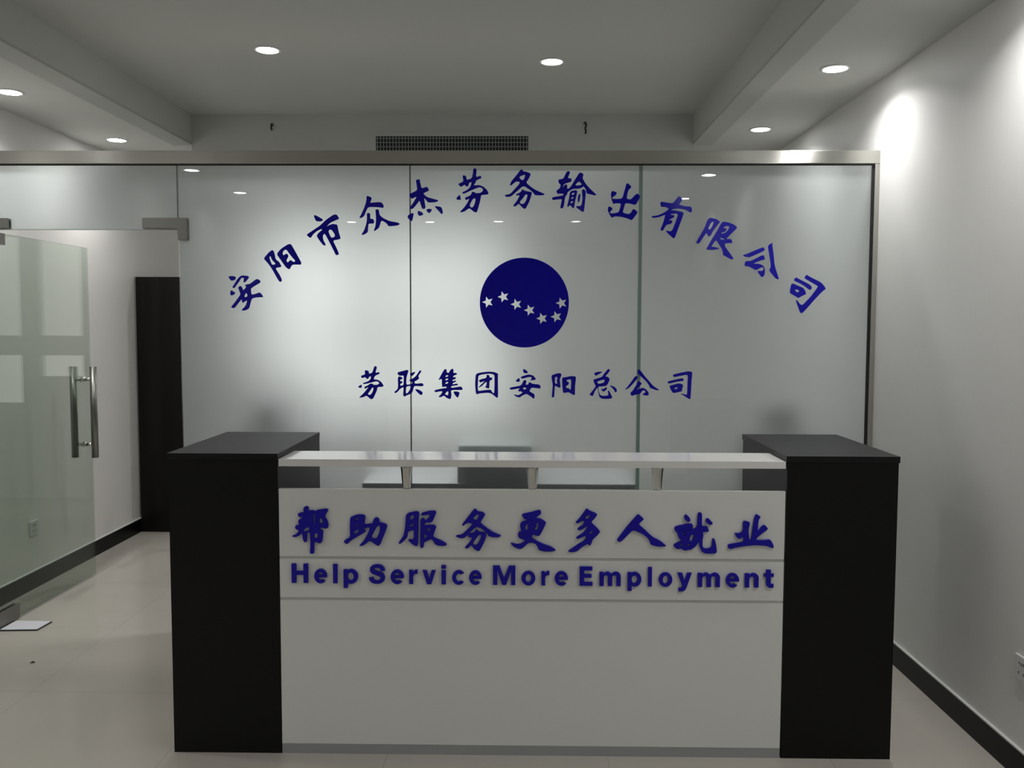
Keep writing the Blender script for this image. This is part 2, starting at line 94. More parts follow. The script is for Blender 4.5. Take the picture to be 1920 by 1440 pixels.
LOGO = '2103,16733 2099,16588 2086,16444 2064,16301 2032,16160 1991,16021 1941,15886 1883,15753 1816,15625 1740,15502 1657,15383 1566,15271 1468,15165 1364,15065 1253,14972 1136,14887 1014,14810 887,14741 755,14681 620,14629 482,14586 342,14553 199,14528 56,14514 -89,14509 -233,14513 -377,14527 -520,14550 -661,14583 -799,14625 -935,14675 -1066,14735 -1194,14803 -1317,14880 -1435,14964 -1546,15056 -1652,15156 -1751,15262 -1843,15374 -1927,15492 -2004,15615 -2072,15743 -2131,15875 -2182,16011 -2224,16150 -2257,16291 -2281,16434 -2295,16578 -2300,16723 -2295,16868 -2281,17012 -2258,17155 -2225,17296 -2183,17434 -2132,17570 -2073,17701 -2005,17829 -1929,17952 -1846,18069 -1754,18181 -1656,18286 -1551,18385 -1440,18476 -1324,18561 -1202,18637 -1075,18705 -944,18765 -810,18815 -672,18857 -533,18890 -391,18914 -248,18928 -105,18933 39,18929 182,18915 324,18892 464,18859 601,18818 736,18767 867,18708 994,18640 1116,18564 1233,18481 1345,18390 1450,18291 1549,18186 1640,18075 1725,17958 1801,17836 1870,17709 1930,17578 1982,17443 2024,17304 2058,17164 2082,17021 2097,16878;-1989,17020 -1861,16867 -1667,16916 -1773,16747 -1666,16579 -1860,16627 -1989,16473 -2002,16672 -2188,16746 -2002,16821;-1221,17282 -1092,17129 -898,17178 -1004,17009 -898,16841 -1092,16889 -1220,16736 -1234,16934 -1419,17008 -1234,17083;-582,16916 -453,16763 -260,16812 -365,16643 -258,16475 -453,16523 -580,16369 -595,16568 -780,16642 -595,16717;76,16626 205,16474 398,16523 293,16354 400,16185 206,16233 78,16080 64,16279 -122,16353 63,16427;692,16222 821,16069 1015,16118 910,15949 1017,15780 823,15828 695,15675 681,15874 494,15948 680,16023;1395,16308 1524,16155 1718,16204 1612,16035 1720,15866 1525,15914 1398,15761 1383,15960 1197,16034 1383,16109;1644,16982 1773,16829 1966,16878 1861,16710 1969,16541 1775,16589 1648,16436 1633,16635 1447,16709 1632,16783'
LETTERS = [('H', -8385, -7789, 6342, 699), ('e', -7573, -7108, 6340, 699), ('l', -6892, -6734, 6338, 699), ('p', -6518, -5991, 6336, 699), ('S', -5608, -5019, 6334, 699), ('e', -4828, -4349, 6332, 698), ('r', -4158, -3852, 6330, 698), ('v', -3680, -3202, 6328, 697), ('i', -3001, -2839, 6326, 697), ('c', -2619, -2190, 6324, 698), ('e', -2008, -1560, 6323, 697), ('M', -1154, -354, 6320, 697), ('o', -139, 361, 6317, 697), ('r', 575, 861, 6316, 696), ('e', 1051, 1527, 6314, 697), ('E', 1939, 2401, 6311, 696), ('m', 2648, 3408, 6308, 695), ('p', 3649, 4142, 6306, 695), ('l', 4376, 4515, 6304, 696), ('o', 4755, 5242, 6302, 695), ('y', 5419, 5930, 6300, 695), ('m', 6145, 6934, 6298, 695), ('e', 7142, 7615, 6296, 694), ('n', 7816, 8308, 6294, 694), ('t', 8490, 8837, 6292, 694)]
# ------------------------------------------------------------------ materials
MATS = {}
def mat(name, color=(0.8, 0.8, 0.8), rough=0.5, metal=0.0, spec=0.5, coat=0.0, bump=None, vary=None, emit=None):
    if name in MATS: return MATS[name]
    mt = bpy.data.materials.new(name); mt.use_nodes = True
    n, l = mt.node_tree.nodes, mt.node_tree.links
    b = n['Principled BSDF']
    b.inputs['Base Color'].default_value = (*color, 1)
    b.inputs['Roughness'].default_value = rough
    b.inputs['Metallic'].default_value = metal
    b.inputs['Specular IOR Level'].default_value = spec
    b.inputs['Coat Weight'].default_value = coat
    b.inputs['Coat Roughness'].default_value = 0.03
    if bump or vary:
        tc = n.new('ShaderNodeTexCoord')
    if bump:
        scale, strength, dist = bump
        mp = n.new('ShaderNodeMapping'); mp.inputs['Scale'].default_value = scale
        nz = n.new('ShaderNodeTexNoise'); nz.inputs['Scale'].default_value = 1.0; nz.inputs['Detail'].default_value = 4
        bp = n.new('ShaderNodeBump'); bp.inputs['Strength'].default_value = strength; bp.inputs['Distance'].default_value = dist
        l.new(tc.outputs['Object'], mp.inputs['Vector']); l.new(mp.outputs[0], nz.inputs['Vector'])
        l.new(nz.outputs['Fac'], bp.inputs['Height']); l.new(bp.outputs[0], b.inputs['Normal'])
    if vary:
        scale, amount = vary
        mp = n.new('ShaderNodeMapping'); mp.inputs['Scale'].default_value = scale
        nz = n.new('ShaderNodeTexNoise'); nz.inputs['Scale'].default_value = 1.0; nz.inputs['Detail'].default_value = 3
        rp = n.new('ShaderNodeValToRGB')
        rp.color_ramp.elements[0].position = 0.3; rp.color_ramp.elements[1].position = 0.7
        rp.color_ramp.elements[0].color = (*[c * (1 - amount) for c in color], 1)
        rp.color_ramp.elements[1].color = (*[min(1, c * (1 + amount)) for c in color], 1)
        l.new(tc.outputs['Object'], mp.inputs['Vector']); l.new(mp.outputs[0], nz.inputs['Vector'])
        l.new(nz.outputs['Fac'], rp.inputs['Fac']); l.new(rp.outputs[0], b.inputs['Base Color'])
    if emit:
        b.inputs['Emission Color'].default_value = (*emit[0], 1)
        b.inputs['Emission Strength'].default_value = emit[1]
    MATS[name] = mt
    return mt

WALL = mat('wall paint', (0.70, 0.685, 0.655), 0.6, spec=0.3, bump=((3, 3, 3), 0.06, 0.01))
WALLR = mat('brushed wall plaster', (0.69, 0.685, 0.665), 0.5, spec=0.3, bump=((30, 60, 1.6), 0.10, 0.01))
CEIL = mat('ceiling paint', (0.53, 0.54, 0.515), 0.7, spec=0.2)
STRIP = mat('darker soffit edge', (0.44, 0.45, 0.43), 0.7, spec=0.2)
BLACK = mat('black laminate', (0.0045, 0.0045, 0.0044), 0.42, spec=0.22, bump=((4, 60, 60), 0.05, 0.002))
TOPB = mat('black laminate top', (0.009, 0.009, 0.0095), 0.42, spec=0.2, bump=((60, 4, 60), 0.04, 0.002))
WHITE = mat('white panel', (0.72, 0.73, 0.71), 0.35, spec=0.4)
SHELF = mat('white shelf board', (0.80, 0.79, 0.775), 0.10, spec=0.5)
STEEL = mat('satin steel', (0.50, 0.49, 0.46), 0.32, metal=1.0)
RAIL = mat('brushed rail steel', (0.52, 0.515, 0.475), 0.36, metal=1.0)
_b = RAIL.node_tree.nodes['Principled BSDF']
_b.inputs['Anisotropic'].default_value = 0.9; _b.inputs['Anisotropic Rotation'].default_value = 0.25
_t = RAIL.node_tree.nodes.new('ShaderNodeTangent'); _t.direction_type = 'RADIAL'; _t.axis = 'Z'
RAIL.node_tree.links.new(_t.outputs[0], _b.inputs['Tangent'])
FITTING = mat('dull steel fitting', (0.24, 0.24, 0.225), 0.4, metal=1.0)
HANDLE = mat('dull steel tube', (0.26, 0.265, 0.24), 0.35, metal=1.0)
CHROME = mat('chrome', (0.62, 0.62, 0.60), 0.12, metal=1.0)
ALU = mat('aluminium strip', (0.42, 0.44, 0.46), 0.35, metal=0.6)
SKIRT = mat('black skirting', (0.0035, 0.004, 0.004), 0.35, spec=0.15)
BEAD = mat('white sealant', (0.62, 0.62, 0.60), 0.5)
VINYL = mat('blue vinyl', (0.003, 0.001, 0.40), 0.12, spec=0.35)
ACRYL = mat('blue acrylic', (0.006, 0.002, 0.36), 0.25, spec=0.3)
DARK = mat('dark vent shade', (0.006, 0.009, 0.009), 0.8)
GREY = mat('grey grille paint', (0.22, 0.24, 0.235), 0.5)
WOOD = mat('dark brown wood', (0.007, 0.0055, 0.0045), 0.4, spec=0.2, vary=((20, 20, 1.5), 0.35))
RUB = mat('black cable sleeve', (0.012, 0.012, 0.011), 0.5)
GROOVE = mat('grey groove shade', (0.50, 0.51, 0.50), 0.35)  # grey stands for the shadow inside the white grooves
PLAST = mat('white plastic', (0.62, 0.62, 0.62), 0.35)
FABRIC = mat('black mesh fabric', (0.012, 0.014, 0.014), 0.8)
PRINT = mat('dark grey plastic', (0.03, 0.038, 0.036), 0.45)
PRINTL = mat('pale grey plastic', (0.40, 0.47, 0.45), 0.45)
BOARD = mat('white office desk board', (0.70, 0.70, 0.71), 0.3)
EDGE = mat('dark desk edging', (0.02, 0.022, 0.021), 0.4)
TAPE = mat('grey glass joint', (0.16, 0.17, 0.165), 0.4)
GREEN = mat('green glass edge', (0.20, 0.29, 0.26), 0.2)
BRIGHT = mat('polished glass edge', (0.55, 0.62, 0.60), 0.15)
LIT = mat('lamp diffuser', (0.9, 0.9, 0.9), 0.5, emit=((0.985, 0.99, 0.995), LAMP))
BLIND = mat('daylit roller blind', (0.7, 0.7, 0.7), 0.8, emit=((1.0, 0.985, 0.955), WINDOW))

PANE = mat('daylit obscure pane', (0.6, 0.6, 0.6), 0.6, emit=((1.0, 0.985, 0.955), WINDOW * 1.25))

def floor_mat():
    mt = bpy.data.materials.new('polished floor tile'); mt.use_nodes = True
    n, l = mt.node_tree.nodes, mt.node_tree.links
    b = n['Principled BSDF']
    tc = n.new('ShaderNodeTexCoord'); mp = n.new('ShaderNodeMapping')
    mp.inputs['Location'].default_value = (0.50, 0.35, 0)      # joints at x = -2.1, -1.3 ...
    br = n.new('ShaderNodeTexBrick')
    br.offset = 0.0; br.inputs['Scale'].default_value = 1.0
    br.inputs['Brick Width'].default_value = 0.8; br.inputs['Row Height'].default_value = 0.8
    br.inputs['Mortar Size'].default_value = 0.0018; br.inputs['Mortar Smooth'].default_value = 0.2
    br.inputs['Color1'].default_value = (0.44, 0.415, 0.37, 1)
    br.inputs['Color2'].default_value = (0.43, 0.405, 0.363, 1)
    br.inputs['Mortar'].default_value = (0.345, 0.32, 0.285, 1)
    nz = n.new('ShaderNodeTexNoise'); nz.inputs['Scale'].default_value = 2.2; nz.inputs['Detail'].default_value = 5
    mx = n.new('ShaderNodeMix'); mx.data_type = 'RGBA'; mx.blend_type = 'MULTIPLY'
    rp = n.new('ShaderNodeValToRGB')
    rp.color_ramp.elements[0].color = (0.93, 0.93, 0.93, 1); rp.color_ramp.elements[1].color = (1.05, 1.04, 1.02, 1)
    mx.inputs[0].default_value = 1.0
    l.new(tc.outputs['Object'], mp.inputs[0]); l.new(mp.outputs[0], br.inputs['Vector'])
    l.new(tc.outputs['Object'], nz.inputs['Vector']); l.new(nz.outputs['Fac'], rp.inputs[0])
    l.new(br.outputs['Color'], mx.inputs[6]); l.new(rp.outputs[0], mx.inputs[7])
    l.new(mx.outputs[2], b.inputs['Base Color'])
    b.inputs['Roughness'].default_value = 0.16; b.inputs['Specular IOR Level'].default_value = 0.5
    return mt
FLOOR = floor_mat()

def clear_glass(name, tint, shine):
    mt = bpy.data.materials.new(name); mt.use_nodes = True
    n, l = mt.node_tree.nodes, mt.node_tree.links
    n.remove(n['Principled BSDF'])
    fr = n.new('ShaderNodeFresnel')
    ge = n.new('ShaderNodeNewGeometry'); io = n.new('ShaderNodeMix'); io.data_type = 'FLOAT'
    io.inputs[2].default_value = 1.5; io.inputs[3].default_value = 1 / 1.5     # same mirror strength from either side
    l.new(ge.outputs['Backfacing'], io.inputs[0]); l.new(io.outputs[0], fr.inputs['IOR'])
    tr = n.new('ShaderNodeBsdfTransparent'); tr.inputs['Color'].default_value = (*tint, 1)
    gl = n.new('ShaderNodeBsdfGlossy'); gl.inputs['Roughness'].default_value = 0.0
    gl.inputs['Color'].default_value = (shine * 0.98, shine, shine * 0.99, 1)
    mx = n.new('ShaderNodeMixShader')
    l.new(fr.outputs[0], mx.inputs[0]); l.new(tr.outputs[0], mx.inputs[1]); l.new(gl.outputs[0], mx.inputs[2])
    l.new(mx.outputs[0], n['Material Output'].inputs['Surface'])
    return mt
CLEAR = clear_glass('clear green glass', (0.97, 0.98, 0.978), 1.0)
DOORG = clear_glass('door glass', (0.87, 0.91, 0.875), 0.45)

def frost():
    mt = bpy.data.materials.new('frosted glass film'); mt.use_nodes = True
    n, l = mt.node_tree.nodes, mt.node_tree.links
    n.remove(n['Principled BSDF'])
    rf = n.new('ShaderNodeBsdfRefraction'); rf.inputs['IOR'].default_value = 1.3; rf.inputs['Roughness'].default_value = 0.68
    rf.inputs['Color'].default_value = (0.79, 0.83, 0.84, 1)
    tl = n.new('ShaderNodeBsdfTranslucent'); tl.inputs['Color'].default_value = (0.86, 0.93, 0.945, 1)
    df = n.new('ShaderNodeBsdfDiffuse'); df.inputs['Color'].default_value = (0.80, 0.82, 0.825, 1)
    m1 = n.new('ShaderNodeMixShader'); m1.inputs[0].default_value = 0.20
    m2 = n.new('ShaderNodeMixShader'); m2.inputs[0].default_value = 0.15
    l.new(rf.outputs[0], m1.inputs[1]); l.new(tl.outputs[0], m1.inputs[2])
    l.new(m1.outputs[0], m2.inputs[1]); l.new(df.outputs[0], m2.inputs[2])
    l.new(m2.outputs[0], n['Material Output'].inputs['Surface'])
    return mt
FROST = frost()

# ------------------------------------------------------------------ mesh helpers
def new_bm(): return bmesh.new()

def add_box(bm, x0, x1, y0, y1, z0, z1, bevel=0.0):
    vs = [bm.verts.new(p) for p in ((x0,y0,z0),(x1,y0,z0),(x1,y1,z0),(x0,y1,z0),(x0,y0,z1),(x1,y0,z1),(x1,y1,z1),(x0,y1,z1))]
    fs = [bm.faces.new([vs[i] for i in q]) for q in ((0,3,2,1),(4,5,6,7),(0,1,5,4),(1,2,6,5),(2,3,7,6),(3,0,4,7))]
    if bevel:
        es = list({e for f in fs for e in f.edges})
        bmesh.ops.bevel(bm, geom=es, offset=bevel, segments=2, profile=0.7, affect='EDGES')
    return fs

def add_tube(bm, p, q, r0, r1=None, seg=20, cap=True):
    p, q = Vector(p), Vector(q); r1 = r0 if r1 is None else r1
    d = (q - p).normalized()
    a = d.orthogonal().normalized(); b = d.cross(a)
    ra, rb = [], []
    for i in range(seg):
        t = 2 * math.pi * i / seg
        o = a * math.cos(t) + b * math.sin(t)
        ra.append(bm.verts.new(p + o * r0)); rb.append(bm.verts.new(q + o * r1))
    for i in range(seg):
        f = bm.faces.new((ra[i], ra[(i+1) % seg], rb[(i+1) % seg], rb[i])); f.smooth = True
    if cap:
        bm.faces.new(ra[::-1]); bm.faces.new(rb)

def add_lathe(bm, prof, seg=40, close=True):
    """Profile of (radius, z) turned about the z axis."""
    rings = []
    for r, z in prof:
        rings.append([bm.verts.new((r * math.cos(2*math.pi*i/seg), r * math.sin(2*math.pi*i/seg), z)) for i in range(seg)])
    k = len(rings)
    for j in range(k if close else k - 1):
        A, B = rings[j], rings[(j+1) % k]
        for i in range(seg):
            f = bm.faces.new((A[i], A[(i+1) % seg], B[(i+1) % seg], B[i])); f.smooth = True

def add_prism(bm, pts, y0, y1):
    """A convex or concave outline in x-z, given depth along y."""
    a = [bm.verts.new((x, y0, z)) for x, z in pts]; b = [bm.verts.new((x, y1, z)) for x, z in pts]
    n = len(pts)
    bm.faces.new(a); bm.faces.new(b[::-1])
    for i in range(n): bm.faces.new((a[i], b[i], b[(i+1) % n], a[(i+1) % n]))

def obj(name, bm, material, parent=None, label=None, loc=None):
    me = bpy.data.meshes.new(name)
    bmesh.ops.recalc_face_normals(bm, faces=bm.faces[:])
    bm.to_mesh(me); bm.free()
    for mt in (material if isinstance(material, (list, tuple)) else [material]): me.materials.append(mt)
    o = bpy.data.objects.new(name, me); COL.objects.link(o)
    if parent is not None: o.parent = parent
    if loc is not None: o.location = loc
    if label: o['label'] = label
    return o

def tag(o, label, cat, group=None):
    o['label'] = label; o['category'] = cat
    if group: o['group'] = group
    return o

def thing(name, label, cat, loc=(0, 0, 0), group=None):
    o = bpy.data.objects.new(name, None); COL.objects.link(o)
    o.empty_display_size = 0.1
    o.location = loc
    return tag(o, label, cat, group)

def struct(name, bm, material, parent=None, label=None):
    o = obj(name, bm, material, parent, label)
    if parent is None: o['kind'] = 'structure'
    return o

def box_obj(name, dims, material, parent=None, bevel=0.0, label=None, origin=(0, 0, 0)):
    bm = new_bm(); ox, oy, oz = origin
    x0, x1, y0, y1, z0, z1 = dims
    add_box(bm, x0-ox, x1-ox, y0-oy, y1-oy, z0-oz, z1-oz, bevel)
    return obj(name, bm, material, parent, label)

def box_struct(name, boxes, material):
    bm = new_bm()
    for d in boxes: add_box(bm, *d)
    return struct(name, bm, material)

def chaikin(p):
    """Round the corners of a closed outline a little."""
    o = []
    for i in range(len(p)):
        a, b = p[i], p[(i+1) % len(p)]
        o.append((a[0]*.82 + b[0]*.18, a[1]*.82 + b[1]*.18)); o.append((a[0]*.18 + b[0]*.82, a[1]*.18 + b[1]*.82))
    return o

def outline_obj(name, polys, y_front, depth, material, parent, label=None, origin=(0, 0, 0), soft=True, bevel=0.0):
    """Flat lettering: outlines in x-z metres, holes inside them, given thickness along y."""
    cu = bpy.data.curves.new(name, 'CURVE'); cu.dimensions = '2D'; cu.fill_mode = 'BOTH'
    cu.extrude = depth / 2 - bevel; cu.bevel_depth = bevel; cu.offset = -bevel; cu.bevel_resolution = 1
    for p in polys:
        if soft: p = chaikin(p)
        sp = cu.splines.new('POLY'); sp.points.add(len(p) - 1); sp.use_cyclic_u = True
        for k, (x, z) in enumerate(p): sp.points[k].co = (x - origin[0], z - origin[2], 0, 1)
    tmp = bpy.data.objects.new(name, cu)
    me = bpy.data.meshes.new_from_object(tmp)
    bpy.data.objects.remove(tmp); bpy.data.curves.remove(cu)
    me.transform(Matrix.Translation((0, y_front + depth / 2 - origin[1], 0)) @ Matrix.Rotation(math.pi / 2, 4, 'X'))
    me.materials.clear(); me.materials.append(material)
    me.name = name
    o = bpy.data.objects.new(name, me); COL.objects.link(o); o.parent = parent
    if label: o['label'] = label
    return o

def parse(s): return [[tuple(int(v) / 1e4 for v in q.split(',')) for q in p.split()] for p in s.split(';')]

# ------------------------------------------------------------------ the setting
box_struct('floor', [(XL-.1, XR+.1, YF-.1, YB+.1, -0.08, 0)], FLOOR)
box_struct('wall_left', [(XL-.1, XL, YF-.1, YB+.1, 0, 3.05)], WALL)
box_struct('wall_right', [(XR, XR+.1, YF-.1, YB+.1, 0, 3.05)], WALLR)
box_struct('wall_front', [(XL, XR, YF-.1, YF, 0, 3.05)], WALL)
WINS = [(-2.20, -1.40), (-1.24, -0.76), (-0.66, -0.20)]; WZ0, WZ1 = 0.80, 2.40      # three windows in the back wall
box_struct('wall_back', [(XL, WINS[0][0], YB, YB+.1, 0, 3.05), (WINS[0][1], WINS[1][0], YB, YB+.1, 0, 3.05), (WINS[1][1], WINS[2][0], YB, YB+.1, 0, 3.05), (WINS[2][1], XR, YB, YB+.1, 0, 3.05)]
           + [(a, b, YB, YB+.1, z0, z1) for a, b in WINS for z0, z1 in ((0, WZ0), (WZ1, 3.05))], WALL)
YL = -1.0                                          # lower ceiling near the entrance ends here
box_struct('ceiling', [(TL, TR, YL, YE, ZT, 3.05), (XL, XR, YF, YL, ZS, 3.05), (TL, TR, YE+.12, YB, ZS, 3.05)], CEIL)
def soffit(name, x0, x1, inner):
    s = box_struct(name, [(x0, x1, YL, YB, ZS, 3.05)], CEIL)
    w = 0.118 if inner == x0 else -0.118
    bm = new_bm()                                  # strip along the soffit's inner edge: shade put into its darker colour and tilt
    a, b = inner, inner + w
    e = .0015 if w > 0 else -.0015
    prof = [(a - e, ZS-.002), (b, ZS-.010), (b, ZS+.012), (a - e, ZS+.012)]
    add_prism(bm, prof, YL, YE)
    obj('edge_strip', bm, STRIP, s)
    return s
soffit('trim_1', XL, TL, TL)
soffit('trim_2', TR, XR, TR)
box_struct('trim_3', [(TL, TR, YE, YE+.12, 2.52, 3.05)], CEIL)      # bulkhead above the office
for side, x0, x1 in (('left', XL, XL+.012), ('right', XR-.012, XR)):
    b = box_struct('baseboard_' + side, [(x0, x1, YF, YB, 0, 0.100)], SKIRT)
    box_obj('sealant_bead', (x0, x1, YF, YB, 0.1005, 0.106), BEAD, b)
box_struct('baseboard_back', [(XL+.012, XR-.012, YB-.012, YB, 0, 0.100)], SKIRT)
for k, (a, b) in enumerate(WINS):
    w = box_struct('window_%d' % (k+1), [(a, b, YB, YB+.06, WZ0, WZ0+.04), (a, b, YB, YB+.06, WZ1-.04, WZ1), (a+.04, b-.04, YB, YB+.06, 1.28, 1.46),
        (a, a+.04, YB, YB+.06, WZ0+.04, WZ1-.04), (b-.04, b, YB, YB+.06, WZ0+.04, WZ1-.04)], PLAST)
    box_obj('roller_blind', (a+.04, b-.04, YB+.065, YB+.07, 1.46, WZ1-.04), BLIND, w)
    box_obj('lower_pane', (a+.04, b-.04, YB+.065, YB+.07, WZ0+.04, 1.28), PANE, w)

# ------------------------------------------------------------------ downlights
def make_downlight():
    t = thing('ceiling_downlight', 'x', 'ceiling light')
    bm = new_bm(); add_lathe(bm, [(0.0545, 0.0), (0.0550, -0.005), (0.064, -0.005), (0.070, -0.002), (0.070, 0.0)])
    obj('trim_ring', bm, PLAST, t)
    bm = new_bm(); add_lathe(bm, [(0.0005, -0.0055), (0.0540, -0.0045), (0.0540, -0.0005), (0.0005, -0.0005)])
    obj('lamp_diffuser', bm, LIT, t)
    la = bpy.data.lights.new('downlight_beam', 'AREA')          # the lamp's reflector throws most of the light downwards
    la.shape = 'DISK'; la.size = 0.10; la.energy = BEAM; la.spread = math.radians(SPREAD); la.color = (1.0, 0.995, 0.985)
    lo = bpy.data.objects.new('downlight_beam', la); COL.objects.link(lo)
    lo.parent = t; lo.location = (0, 0, -0.0065)
    return t
def clone(t, loc, label, group=None):
    c = t.copy(); COL.objects.link(c); c.location = loc; c['label'] = label
    if group: c['group'] = group
    for ch in t.children:
        d = ch.copy(); COL.objects.link(d); d.parent = c
    return c
G = 'recessed ceiling downlights'
lights = [
    (1.424, 4.213, ZS, 'lit downlight in the right soffit, the larger one nearer the viewer'),
    (1.412, 5.479, ZS, 'lit downlight in the right soffit, the smaller one just above the steel rail'),
    (-2.655, 4.601, ZS, 'lit downlight in the left soffit, cut by the left edge of the photo'),
    (-2.645, 5.774, ZS, 'lit downlight in the left soffit just above the steel rail'),
    (-1.312, 4.560, ZT, 'lit downlight in the raised ceiling, left of the air vent'),
    (0.130, 4.768, ZT, 'lit downlight in the raised ceiling, right of the air vent'),
    (1.43, 2.95, ZS, 'downlight in the right soffit above the end of the reception desk'),
    (1.43, 1.712, ZS, 'downlight mirrored in the glass near the top right corner of the partition'),
    (1.46, 0.429, ZS, 'downlight mirrored in the glass just over the tenth arched character'),
    (-2.60, 3.35, ZS, 'downlight in the left soffit level with the reception desk'),
    (-2.578, 1.929, ZS, 'downlight mirrored in the glass beside the top of the left seam with the transom'),
    (-2.572, 0.784, ZS, 'downlight mirrored in the glass below the other soffit reflection on the left'),
    (-2.006, -1.453, ZS, 'downlight mirrored as leftmost of the four short dashes under the arched characters'),
    (-1.109, -1.446, ZS, 'downlight mirrored as second of the four dashes, under the fifth arched character'),
    (-0.318, -1.389, ZS, 'downlight mirrored as third of the four dashes, left above the round emblem'),
    (0.562, -1.383, ZS, 'downlight mirrored as rightmost of the four short dashes under the arched characters'),
    (-1.35, 6.95, ZS, 'added unseen downlight over the back of the office behind the glass, on the window side'),  # this lamp and the next are added, unseen, to brighten the frosted glass
    (0.15, 6.95, ZS, 'added unseen downlight over the back of the office behind the glass, in the middle'),
]
proto = make_downlight()
for i, (x, y, z, lab) in enumerate(lights):
    if i == 0:
        proto.location = (x, y, z); proto['label'] = lab; proto['group'] = G
    else:
        clone(proto, (x, y, z), lab, G)

# ------------------------------------------------------------------ air vent and cable stubs on the bulkhead
v = thing('air_vent', 'grey rectangular air vent grille in the bulkhead above the steel rail', 'vent', (-0.493, YE, 2.735))
bm = new_bm()
hx, hz = 0.502, 0.068
add_box(bm, -hx-.02, hx+.02, -.008, 0, hz, hz+.02); add_box(bm, -hx-.02, hx+.02, -.008, 0, -hz-.02, -hz)
add_box(bm, -hx-.02, -hx, -.008, 0, -hz, hz); add_box(bm, hx, hx+.02, -.008, 0, -hz, hz)
obj('vent_frame', bm, CEIL, v)
bm = new_bm(); add_box(bm, -hx, hx, -.0035, -.0005, -hz, hz); obj('vent_shade_sheet', bm, DARK, v)  # dark sheet coloured as the shade behind the louvers
bm = new_bm()
n = 49
for i in range(n):
    x = -hx + 2 * hx * (i + .5) / n
    add_box(bm, x-.0031, x+.0031, -.0075, -.004, -hz, hz)
obj('upright_louvers', bm, GREY, v)
bm = new_bm()
for i in range(5):
    z = -hz + 2 * hz * (i + .5) / 5
    add_box(bm, -hx, hx, -.0062, -.0038, z-.003, z+.003)
obj('cross_louvers', bm, GREY, v)

def cable(name, label, pts, r):
    t = thing(name, label, 'cable', pts[0])
    bm = new_bm()
    for a, b in zip(pts[:-1], pts[1:]):
        add_tube(bm, Vector(a) - Vector(pts[0]), Vector(b) - Vector(pts[0]), r, seg=8)
    obj('cable_sleeve', bm, RUB, t)
    bm = new_bm(); add_lathe(bm, [(0.001, 0), (0.012, 0), (0.012, -.004), (0.001, -.004)], seg=16)
    o = obj('wall_grommet', bm, GREY, t); o.rotation_euler = (math.pi/2, 0, 0); o.location = (0, 0.001, 0)
    return t
cable('cable_stub', 'short dark cable end sticking out of the bulkhead left of the vent',
      [(-1.681, YE-.002, 2.878), (-1.681, YE-.022, 2.876), (-1.679, YE-.026, 2.862), (-1.682, YE-.022, 2.850), (-1.680, YE-.010, 2.842)], .0055)
cable('cable_stub', 'longer crooked dark cable end hanging from the bulkhead right of the vent',
      [(0.381, YE-.002, 2.887), (0.381, YE-.03, 2.885), (0.386, YE-.035, 2.866), (0.379, YE-.035, 2.846), (0.386, YE-.03, 2.830), (0.382, YE-.02, 2.815)], .006)

# ------------------------------------------------------------------ glass partition
P = thing('glass_partition', 'frosted glass partition with steel top rail, blue company name and round emblem', 'partition', (0, YG, 0))
PO = (0, YG, 0)
def pane(name, x0, x1, z0, z1, label=None):
    bm = new_bm()
    fs = add_box(bm, x0, x1, 0, 0.012, z0, z1)
    fs[4].material_index = 1
    bm.normal_update()
    me = bpy.data.meshes.new(name)
    back = fs[4]; back.normal_flip()
    bm.to_mesh(me); bm.free()
    me.materials.append(CLEAR); me.materials.append(FROST)
    o = bpy.data.objects.new(name, me); COL.objects.link(o); o.parent = P
    if label: o['label'] = label
    return o
ZR0, ZR1 = 2.344, 2.411
pane('glass_pane', -1.722, -0.5765, 0.0, ZR0+.02, 'left frosted pane beside the door opening')
pane('glass_pane', -0.5705, 0.5500, 0.0, ZR0+.02, 'middle frosted pane carrying the round emblem')
pane('glass_pane', 0.5670, 1.690, 0.0, ZR0+.02, 'right frosted pane against the wall post')
pane('transom_pane', XL+.03, -1.727, 2.031, ZR0+.02, 'frosted transom pane over the door opening')
pane('glass_pane', XL+.03, -2.735, 0.0, 2.027, 'narrow frosted pane between door hinge and left wall')
box_obj('glass_joint', (-0.5765, -0.5705, .001, .011, 0, ZR0), TAPE, P)
box_obj('glass_joint', (0.5500, 0.5670, .0005, .0115, 0, ZR0), GREEN, P, label='green-tinted joint between glass panes')
box_obj('glass_joint', (-1.7265, -1.7225, .001, .011, 2.031, ZR0), TAPE, P)
box_obj('polished_edge', (XL+.03, -1.727, .0, .012, 2.0265, 2.0308), BRIGHT, P)
# steel rail: folded channel, slightly proud of the glass
bm = new_bm(); add_box(bm, XL, XR, YP-YG, YP-YG+.045, ZR0+.004, ZR1, bevel=.003)
obj('top_rail', bm, RAIL, P)
box_obj('rail_shade_strip', (XL, 1.69, -.006, -.001, ZR0-.004, ZR0+.006), RUB, P)  # black strip drawn for the shadow along the rail's lower edge
box_obj('wall_post', (1.688, XR, YP-YG, YP-YG+.045, 0, ZR0+.003), STEEL, P, bevel=.002)
box_obj('post_gasket', (1.676, 1.690, -.004, -.001, 0, ZR0-.004), RUB, P)
# patch fittings that clamp transom and side pane
bm = new_bm()
L = [(-1.896, 2.033), (-1.720, 2.033), (-1.720, 1.976), (-1.673, 1.976), (-1.673, 2.085), (-1.896, 2.085)]
add_prism(bm, L, -.014, -.001); add_prism(bm, L, .013, .026)
bmesh.ops.bevel(bm, geom=[e for e in bm.edges], offset=.002, segments=2, affect='EDGES')
obj('patch_fitting', bm, FITTING, P, 'L-shaped steel patch fitting at the door opening corner')
bm = new_bm()
add_box(bm, -2.80, -2.565, -.014, -.001, 2.033, 2.083, .002); add_box(bm, -2.80, -2.565, .013, .026, 2.033, 2.083, .002)
obj('patch_fitting', bm, FITTING, P, 'straight steel patch fitting above the door hinge')

